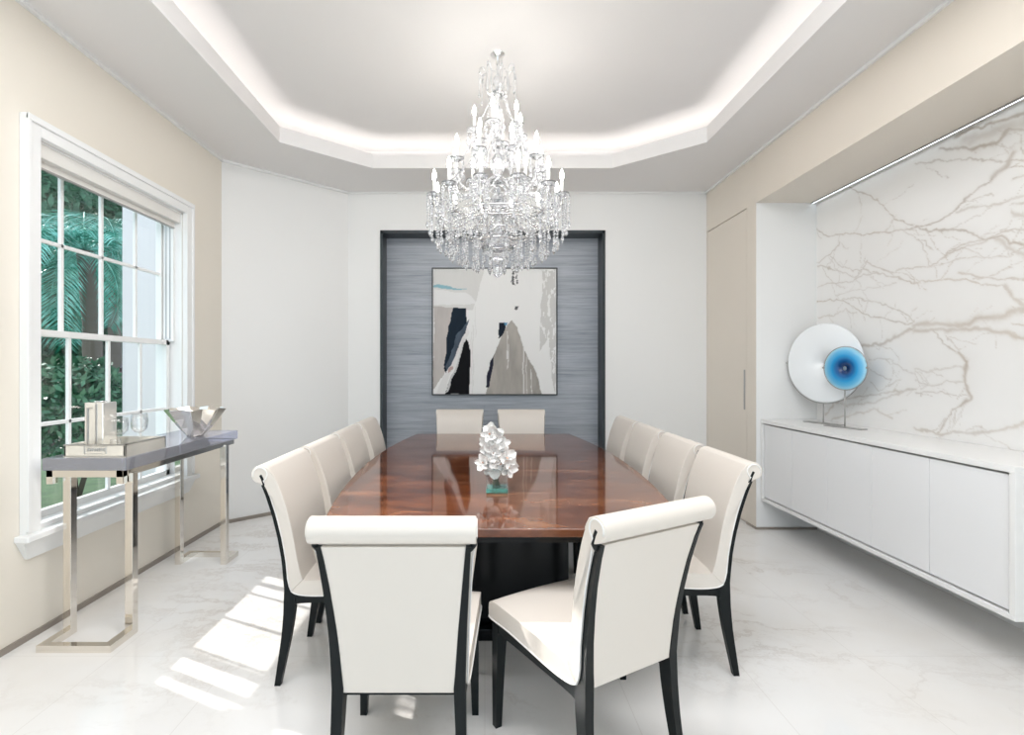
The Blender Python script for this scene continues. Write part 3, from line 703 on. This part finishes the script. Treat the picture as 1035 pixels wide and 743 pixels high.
for k in range(12):     # festoons from tier to tier
    a = 2 * math.pi * k / 12 + .26
    b = MB(); strand(b, sag(pol(.045, a, 3.25), nearest(cups[0], a) + Vector((0, 0, .02)), .03), .005, .014); strand(b, sag(nearest(cups[0], a), nearest(cups[1], a), .05), .0055, .015)
    b.obj('crystal_strand', CRYSTAL, ch)
    b = MB(); strand(b, sag(nearest(cups[1], a), nearest(cups[2], a), .06), .006, .016); strand(b, sag(cups[2][k][1], cups[2][(k+1) % 12][1], .10), .0075, .016, .022)
    b.obj('crystal_strand', CRYSTAL, ch)
    b = MB(); strand(b, sag(pol(.05, a, 2.68), cups[2][k][1], .09), .0075, .016); b.obj('crystal_strand', CRYSTAL, ch)
for Rr, z0, L, n_, dr in ((.405, 2.385, .13, 28, .034), (.325, 2.35, .15, 22, .038), (.24, 2.30, .15, 14, .036), (.165, 2.25, .13, 10, .032), (.10, 2.19, .08, 6, .026)):
    rg = MB().tube([pol(Rr, 2 * math.pi * k / 32, z0) for k in range(32)], .0045, 6, closed=True).obj('crystal_ring', SILVER, ch)
    for k in range(n_):
        a = 2 * math.pi * k / n_
        b = MB(); strand(b, [pol(Rr, a, z0 - .004), pol(Rr, a, z0 - L)], .0085, .019, dr)
        strand(b, sag(pol(.03, a, z0 + .12), pol(Rr, a, z0), .015), .0055, .02)
        b.obj('crystal_strand', CRYSTAL, rg)

# ================================================================== PAINTING
px0, px1, pz0, pz1 = -.583, .80, 1.095, 2.50
PF = YB + ND
art = empty('framed_painting', ((px0 + px1) / 2, PF, (pz0 + pz1) / 2), label='square abstract painting in white, black and taupe hung in the grey recess', cat='painting')
NU = 200
U, V = np.meshgrid(np.linspace(0, 1, NU), np.linspace(0, 1, NU), indexing='ij')
uw = U + (vnoise(U * 9, V * 9, 21) - .5) * .030 + (vnoise(U * 40, V * 12, 22) - .5) * .018
vw = V + (vnoise(U * 9, V * 9, 23) - .5) * .030 + (vnoise(U * 12, V * 40, 24) - .5) * .018
colp = np.stack([.88 + 0 * U, .88 + 0 * U, .87 + 0 * U], -1)
def inpoly(P, u=None, v_=None):
    u = uw if u is None else u; v_ = vw if v_ is None else v_
    ins = np.zeros_like(u, bool); n_ = len(P)
    for i in range(n_):
        (x1, y1), (x2, y2) = P[i], P[(i+1) % n_]
        if y1 == y2: continue
        c_ = ((y1 > v_) != (y2 > v_)) & (u < (x2 - x1) * (v_ - y1) / (y2 - y1) + x1); ins ^= c_
    return ins
def paint(mask, c, a=1.0, var=.0, seed=30):
    m = mask.astype(float)[..., None] * a
    cc = np.array(c)[None, None, :] * (1 + var * (vnoise(U * 20, V * 6, seed) - .5)[..., None] * 2)
    colp[:] = colp * (1 - m) + cc * m
paint(inpoly([(0, 0), (.42, 0), (.33, .33), (0, .30)]), (.66, .655, .635), .6)
paint(inpoly([(0, .17), (.27, .19), (.35, .28), (.0, .29)]), (.88, .88, .88), .8)
paint(inpoly([(0, .135), (.15, .145), (.28, .165), (.15, .165), (0, .16)]), (.24, .50, .58), .9)
paint(inpoly([(0, .30), (.16, .31), (.13, .55), (.09, .85), (.0, .97)]), (.52, .48, .455), .9, .15)
paint(inpoly([(.16, .31), (.27, .31), (.28, .42), (.2, .62), (.10, .84), (.085, .80), (.115, .55)]), (.010, .020, .035), 1, .4)
paint(inpoly([(.295, .41), (.24, .60), (.11, .82), (.10, .78), (.20, .52)]), (.075, .10, .135), 1, .5, 33)
paint(inpoly([(.27, .55), (.305, .66), (.295, 1.01), (.09, 1.01), (.17, .80)]), (.004, .004, .006), 1)
paint(inpoly([(.285, .47), (.30, .50), (.13, .86), (.09, 1.01), (.02, 1.01), (.10, .84)]), (.80, .79, .78), .95)
paint(inpoly([(.255, .55), (.265, .56), (.12, .99), (.10, .99)]), (.7, .7, .7), .9)
paint(inpoly([(.12, .80), (.15, .76), (.155, .80), (.12, .84)]), (.35, .12, .08), .6)
paint(inpoly([(.63, .41), (.68, .46), (.74, .65), (.83, .82), (.89, 1.01), (.43, 1.01), (.45, .86), (.50, .68), (.56, .52)]), (.40, .375, .34), .95, .30, 35)
paint(inpoly([(.53, .43), (.60, .43), (.57, .52), (.525, .56)]), (.010, .016, .03), 1)
paint(inpoly([(.57, .425), (.605, .43), (.60, .455), (.575, .45)]), (.10, .32, .50), 1)
paint(inpoly([(.50, .68), (.475, .80), (.455, .95), (.425, .95), (.455, .76)]), (.02, .02, .04), 1)
paint(inpoly([(.89, 0), (1, 0), (1, 1), (.97, .9), (.94, .55), (.86, .65), (.88, .3)]) & (vnoise(U * 50, V * 22, 41) > .40), (.52, .51, .485), .6)
paint(inpoly([(.64, .02), (.68, .02), (.70, .14), (.63, .12)]) & (vnoise(U * 60, V * 60, 42) > .5), (.03, .03, .035), .9)
paint(inpoly([(.67, .30), (.705, .295), (.69, .33), (.665, .33)]) & (vnoise(U * 60, V * 60, 43) > .45), (.03, .03, .035), .9)
for u0, a0, b0, w_ in ((.325, .45, 1, .004), (.31, .5, 1, .003), (.735, .62, 1, .005), (.76, .7, 1, .003), (.61, .6, .8, .004), (.80, .8, 1, .004), (.345, .3, .55, .003), (.6, .5, .72, .004)):
    paint((abs(U + (vnoise(U * 3, V * 10, 50) - .5) * .02 - u0) < w_) & (V > a0) & (V < b0), (.78, .775, .76), .85)
rid = vnoise(U * 30, V * 5, 60) * .003
P3 = np.stack([px0 + .012 + (px1 - px0 - .024) * U, np.full_like(U, PF - .030) - rid, pz1 - .012 - (pz1 - pz0 - .024) * V], -1) - np.array(art.location)[None, None, :]
grid_obj('canvas', P3[:, ::-1], colp[:, ::-1], CANVAS, art)
b = MB(); f_ = .010
L0 = Vector(art.location)
def rel(p): return tuple(Vector(p) - L0)
for a, c in (((px0, PF - .045, pz0), (px0 + f_, PF, pz1)), ((px1 - f_, PF - .045, pz0), (px1, PF, pz1)), ((px0, PF - .045, pz0), (px1, PF, pz0 + f_)), ((px0, PF - .045, pz1 - f_), (px1, PF, pz1))): b.box(rel(a), rel(c))
b.obj('frame', FRAME, art)

# ================================================================== FLOATING SIDEBOARD
SX, SY0, SY1, SZ0, SZ1 = 2.384, 2.224, 4.272, .255, .952; SBX = RX - .004
sb = empty('floating_sideboard', ((SX + RX) / 2, (SY0 + SY1) / 2, SZ0), label='long white wall-hung sideboard with flat doors under the marble wall', cat='sideboard')
L0 = Vector(sb.location); fr = .026
b = MB()
b.box(rel((SX, SY0, SZ0)), rel((SBX, SY1, SZ0 + fr))); b.box(rel((SX, SY0, SZ0 + fr)), rel((SBX, SY0 + fr, SZ1 - .03))); b.box(rel((SX, SY1 - fr, SZ0 + fr)), rel((SBX, SY1, SZ1 - .03)))
b.box(rel((SX + .05, SY0 + fr, SZ0 + fr)), rel((SBX, SY1 - fr, SZ1 - .03)), 1)
b.obj('carcass', [LACQ, DARKGAP], sb, bevel=.002)
MB().box(rel((SX, SY0, SZ1 - .03)), rel((SBX, SY1, SZ1)), bev=.002).obj('top', LACQ, sb)
ydiv = [SY0 + fr + .010, 2.667, 3.066, 3.463, 3.857, SY1 - fr - .010]
for y0, y1 in zip(ydiv, ydiv[1:]):
    MB().box(rel((SX + .012, y0 + .0015, SZ0 + fr + .010)), rel((SX + .032, y1 - .0015, SZ1 - .042)), bev=.0015).obj('door', LACQF, sb)

# ================================================================== GLASS DISCS ON STANDS
def disc_stand(name, x, y, r, zc, base_w, material, hole, label, phi=R(-72)):
    t = empty(name, (x, y, SZ1), phi, label, 'sculpture', 'round glass discs on metal stands')
    zc -= SZ1; n_ = 64
    b = MB()   # disc as a shallow lens with a rim, axis along local y
    prof = [(hole, -.003), (r * .5, -.007), (r * .97, -.005), (r, 0), (r * .97, .004), (r * .5, .002), (hole, .003)]
    rings = [[b.bm.verts.new((q * math.cos(2*math.pi*k/n_), w_, q * math.sin(2*math.pi*k/n_))) for k in range(n_)] for q, w_ in prof]
    for i in range(len(rings)):
        A, B = rings[i], rings[(i+1) % len(rings)]
        for k in range(n_):
            f = b.bm.faces.new((A[k], A[(k+1) % n_], B[(k+1) % n_], B[k])); f.smooth = True
    b.obj('disc', material, t, loc=(0, 0, zc))
    b = MB(); b.tube([((r + .004) * math.cos(a), 0, zc + (r + .004) * math.sin(a)) for a in np.linspace(R(176), R(364 if r > .2 else 536), 48)], .0028, 6); b.obj('cradle', CHRG, t)
    b = MB()
    for s in (-1, 1): b.box((s * (r + .004) - .008, -.010, zc - .002), (s * (r + .004) + .008, .010, zc + .010), bev=.002)
    b.obj('clip', CHRG, t)
    MB().tube([(0, 0, .006), (0, 0, zc - r - .002)], .0045, 8).obj('post', CHRG, t)
    MB().box((-base_w, -.035, 0), (base_w, .035, .007), bev=.002).obj('base', CHRG, t)
    return t
disc_stand('glass_disc', 2.70, 3.945, .318, 1.435, .15, OPAL, .0005, 'large white opal glass disc on a thin stand, behind the smaller blue disc')
disc_stand('glass_disc', 2.675, 3.675, .158, 1.394, .14, BLUE, .016, 'small blue ringed glass disc on a thin stand, in front of the white disc')

# ================================================================== CONSOLE TABLE
KX0, KX1, KY0, KY1 = -2.265, -1.835, 2.53, 3.675
ct = empty('console_table', ((KX0 + KX1) / 2, (KY0 + KY1) / 2, 0), label='narrow silvered glass console table with square nickel legs under the window', cat='console table')
L0 = Vector(ct.location)
MB().box(rel((KX0, KY0, .872)), rel((KX1, KY1, .935)), bev=.003).obj('glass_top', SLAB, ct)
b = MB()
b.box(rel((KX0 + .02, KY0 + .03, .838)), rel((KX0 + .04, KY1 - .03, .872))); b.box(rel((KX1 - .032, KY0 + .03, .838)), rel((KX1 - .012, KY1 - .03, .872)))
b.box(rel((KX0 + .01, KY0 + .012, .800)), rel((KX0 + .045, KY0 + .045, .872))); b.box(rel((KX1 - .06, KY0 + .012, .800)), rel((KX1 - .025, KY0 + .045, .872)))
b.box(rel((KX0 + .01, KY0 + .012, .835)), rel((KX1 - .025, KY0 + .045, .872))); b.box(rel((KX0 + .01, KY1 - .045, .835)), rel((KX1 - .025, KY1 - .012, .872)))
b.obj('apron', CHROME, ct, bevel=.002)
def leg_frame(yp, yr):
    lf = None
    for x in (KX0 + .085, KX1 - .022 - .0):
        MB().box(rel((x - .021, yp - .02, 0)), rel((x + .021, yp + .02, .85)), bev=.002).obj('leg', CHROME, ct)
    x0, x1 = KX0 + .085 - .021, KX1 - .001
    s = 1 if yr > yp else -1
    b = MB()
    ya, yb_ = sorted((yp + s * .02, yr)); yc, yd = sorted((yr, yr + s * .035))
    b.box(rel((x0, ya, 0)), rel((x0 + .042, yb_, .035))); b.box(rel((x1 - .042, ya, 0)), rel((x1, yb_, .035))); b.box(rel((x0, yc, 0)), rel((x1, yd, .035)))
    b.obj('foot_rail', CHROME, ct)
leg_frame(2.60, 2.46); leg_frame(3.53, 3.65)

TX, TYY = -2.0, 2.72
ty = empty('mirrored_tray', (TX, TYY, .9352), label='rectangular mirrored tray on the near end of the console table', cat='tray')
x0, x1, y0, y1 = -.165, .150, -.175, .15
MB().box((x0, y0, 0), (x1, y1, .008)).obj('tray_floor', PALE, ty)
b = MB(); hh = .068
b.box((x0, y0, .006), (x1, y0 + .010, hh)); b.box((x0, y1 - .010, .006), (x1, y1, hh)); b.box((x0, y0, .006), (x0 + .010, y1, hh)); b.box((x1 - .010, y0, .006), (x1, y1, hh))
b.obj('tray_side', PALE, ty, bevel=.0015)
b = MB(); b.box((x0 - .002, y0 - .003, hh - .006), (x1 + .002, y0 + .012, hh)); b.box((x1 - .012, y0, hh - .005), (x1 + .002, y1, hh)); b.box((x0 - .002, y0 - .003, .005), (x1 + .002, y0 + .001, .010)); b.obj('rim', CHRG, ty)
b = MB(); b.box((-.06, y0 - .003, .022), (-.058, y0, .06)); b.box((.05, y0 - .003, .022), (.052, y0, .06)); b.box((-.06, y0 - .003, .058), (.052, y0, .060)); b.box((-.06, y0 - .003, .020), (.052, y0, .022))
for k in range(8): b.box((-.045 + k * .012, y0 - .004, .034), (-.040 + k * .012, y0, .05))
b.obj('handle_plate', CHRG, ty)
# silver sculpted candle pillar (square bottle shape)
vs_ = empty('silver_pillar_vase', (-2.095, 2.70, .9435), 0, 'tall square polished silver vase standing in the mirrored tray', 'vase')
b = MB(); b.box((-.050, -.050, 0), (.050, .050, .268), bev=.004); b.obj('body', PALE, vs_)
MB().lathe([(0, .269), (.028, .269), (.030, .273), (.022, .275), (0, .272)], 16).obj('mouth', SILVER, vs_)
MB().box((-.034, -.056, .02), (-.028, -.051, .24), bev=.001).box((.012, -.056, .02), (.016, -.051, .262)).box((-.034, -.056, .235), (-.006, -.051, .24)).obj('front_strip', CHRG, vs_)  # thin grey strips on the front face
def wine_glass(x, y, h, r, lab):
    t = empty('wine_glass', (x, y, .9435), 0, lab, 'glass', 'wine glasses on the mirrored tray')
    MB().lathe([(0, 0), (r * .75, 0), (r * .75, .002), (.006, .006), (0, .006)], 24).obj('foot', WINEG, t)
    MB().lathe([(0, .004), (.0035, .006), (.0035, h * .45), (0, h * .45)], 10).obj('stem', WINEG, t)
    MB().lathe([(0, h*.44), (r*.5, h*.47), (r*.9, h*.58), (r, h*.75), (r*.93, h), (r*.93-.0015, h), (r-.002, h*.75), (r*.88, h*.59), (r*.45, h*.485), (0, h*.46)], 28).obj('bowl', WINEG, t)
wine_glass(-2.045, 2.765, .175, .046, 'wide clear wine glass right behind the silver vase in the tray')
wine_glass(-1.955, 2.80, .195, .042, 'taller clear wine glass at the right corner of the tray')
wine_glass(-1.985, 2.66, .07, .026, 'tiny clear liqueur glass at the front of the tray')
# folded silver bowl
b = MB(); n_ = 16; rings = []
for r0, z0, zig in ((.0, 0, 0), (.052, 0, 0), (.056, .008, .001), (.092, .060, .007), (.130, .118, .012), (.166, .178, .018)):
    if r0 == 0: rings.append([b.bm.verts.new((0, 0, 0))]); continue
    rings.append([b.bm.verts.new(((r0 + (zig if k % 2 else -zig * .5)) * math.cos(2*math.pi*k/n_), (r0 + (zig if k % 2 else -zig * .5)) * math.sin(2*math.pi*k/n_), z0 + (zig * .55 if k % 2 == 0 else 0))) for k in range(n_)])
for A, B in zip(rings, rings[1:]):
    for k in range(n_):
        b.bm.faces.new((A[0], B[k], B[(k+1) % n_]) if len(A) == 1 else (A[k], B[k], B[(k+1) % n_], A[(k+1) % n_]))
bw = b.obj('silver_bowl', CHROME); bw.location = (-1.965, 3.36, .9395)
md = bw.modifiers.new('thick', 'SOLIDIFY'); md.thickness = .003; md.offset = 1
tag(bw, 'folded star-shaped silver bowl at the far end of the console table', 'bowl')

# ================================================================== OUTDOORS
struct(MB().box((-22, -2, -.35), (XL - T - .02, 24, -.15)).obj('ground', LAWN), 'garden ground outside the window')
struct(MB().box((-3.48, 4.75, -.2), (-2.85, 5.05, 4.2)).box((-2.86, 4.62, -.2), (-2.56, 5.0, 4.2)).obj('wall_garden', STUCCO), 'pale outdoor wall seen through the far window panes')
def palm(x, y, h, n_, L, seed, lab):
    rg_ = random.Random(seed)
    t = empty('palm_tree', (x, y, -.15), 0, lab, 'palm tree', 'palms outside the window')
    b = MB(); P = [(.1 * math.sin(z), 0, z) for z in np.linspace(0, h, 10)]
    b.tube(P, [.14 - .004 * i + (.012 if i % 2 else 0) for i in range(10)], 12); b.obj('trunk', TRUNK, t)
    top_ = Vector(P[-1])
    for k in range(n_):
        a = 2 * math.pi * k / n_ + rg_.uniform(-.2, .2); e0 = rg_.uniform(-.2, 1.2); ln_ = L * rg_.uniform(.8, 1.1)
        pts = []; p = top_.copy(); el_ = e0
        for i in range(15):
            pts.append(p.copy()); p = p + Vector((math.cos(a) * math.cos(el_), math.sin(a) * math.cos(el_), math.sin(el_))) * ln_ / 14; el_ -= .16
        b = MB(); b.tube(pts, [.014 - .0008 * i for i in range(15)], 5)
        sidev = Vector((-math.sin(a), math.cos(a), 0))
        for i in range(1, 14):
            for sub in (0, .33, .66):
                q = pts[i].lerp(pts[min(i+1, 14)], sub); tv = (pts[min(i+1, 14)] - pts[i-1]).normalized()
                ll = .42 * L / 1.8 * math.sin(math.pi * min(1, (i + sub) / 15 * .9 + .1)) + .08
                for s in (-1, 1):
                    dv = (sidev * s + tv * .7 + Vector((0, 0, -.35 + rg_.uniform(-.15, .15)))).normalized(); wv_ = tv * .014
                    e = q + dv * ll + Vector((0, 0, -.1 * ll)); mdp = q + dv * ll * .5 + Vector((0, 0, .02))
                    v1 = b.bm.verts.new(q); v2 = b.bm.verts.new(mdp + wv_); v3 = b.bm.verts.new(e); v4 = b.bm.verts.new(mdp - wv_)
                    b.bm.faces.new((v1, v2, v3, v4))
        b.obj('palm_frond', PALM, t)
    return t
def shrub(name, x, y, r, h, n_, m, seed, lab, grp, ls=.09):
    rg_ = random.Random(seed); t = empty(name, (x, y, -.15), 0, lab, 'shrub', grp)
    b = MB()
    for i in range(n_):
        a = rg_.uniform(0, 2 * math.pi); ph_ = math.acos(rg_.uniform(-.6, 1)); rr = rg_.uniform(.6, 1.0)
        bumpy = 1 + .18 * math.sin(3 * a + seed) * math.sin(4 * ph_)
        p = Vector((r * rr * bumpy * math.sin(ph_) * math.cos(a), r * rr * bumpy * math.sin(ph_) * math.sin(a), h * .55 + h * .45 * rr * math.cos(ph_)))
        u_ = Vector((rg_.gauss(0, 1), rg_.gauss(0, 1), rg_.gauss(0, 1))).normalized(); w_ = u_.orthogonal().normalized()
        s = ls * rg_.uniform(.6, 1.3)
        b.bm.faces.new([b.bm.verts.new(p + q) for q in (u_ * s, w_ * s * .4, -u_ * s, -w_ * s * .4)])
    b.obj('foliage', m, t)
    b = MB()
    for k in range(5):
        a = 2 * math.pi * k / 5; b.tube([(0, 0, 0), (.3 * r * math.cos(a), .3 * r * math.sin(a), h * .35), (.6 * r * math.cos(a), .6 * r * math.sin(a), h * .7)], [.03, .02, .01], 6)
    b.obj('branch', TRUNK, t); return t
palm(-6.2, 7.7, 3.35, 24, 1.95, 1, 'palm tree with drooping fronds nearest the window, behind the top left panes')
palm(-9.2, 12.2, 4.4, 22, 2.1, 2, 'palm tree farther back in the garden, behind the middle panes')
shrub('garden_shrub', -4.7, 5.7, .6, 1.7, 4200, SHRUB, 1, 'dark green shrub close outside the lower left panes', 'garden shrubs', .055)
shrub('garden_shrub', -5.9, 8.9, .6, 2.0, 3200, SHRUBP, 2, 'reddish grey shrub outside behind the silver vase', 'garden shrubs', .07)
shrub('garden_shrub', -4.35, 7.2, .6, 1.5, 3000, SHRUB, 3, 'low green shrub outside beside the pale wall', 'garden shrubs', .055)
shrub('garden_tree', -12.6, 13.2, 1.9, 8.5, 8000, SHRUB, 20, 'tall dark green tree far back on the left beyond the palms', 'dark trees beyond the palms', .17)
shrub('garden_tree', -11.2, 18.2, 1.9, 8.5, 8000, SHRUB, 21, 'tall dark green tree farthest back behind the palms', 'dark trees beyond the palms', .17)

hd = empty('garden_hedge', (-17, 20.5, -.15), .45, 'tall dense hedge closing off the back of the garden', 'hedge')
b = MB(); rg_ = random.Random(5)
for i in range(12000):
    p = Vector((rg_.uniform(-6.5, 6.5), rg_.uniform(-1.1, -.4), rg_.uniform(0, 10.5))); p.y += .35 * math.sin(p.x * 1.7) * math.sin(p.z * 1.3)
    u_ = Vector((rg_.gauss(0, 1), rg_.gauss(0, 1), rg_.gauss(0, 1))).normalized(); w_ = u_.orthogonal().normalized(); q_ = rg_.uniform(.12, .30)
    b.bm.faces.new([b.bm.verts.new(p + q) for q in (u_ * q_, w_ * q_ * .4, -u_ * q_, -w_ * q_ * .4)])
b.obj('foliage', SHRUB, hd)
MB().box((-6.4, -.4, 0), (6.4, .8, 10.2)).obj('inner_growth', SHRUB, hd)
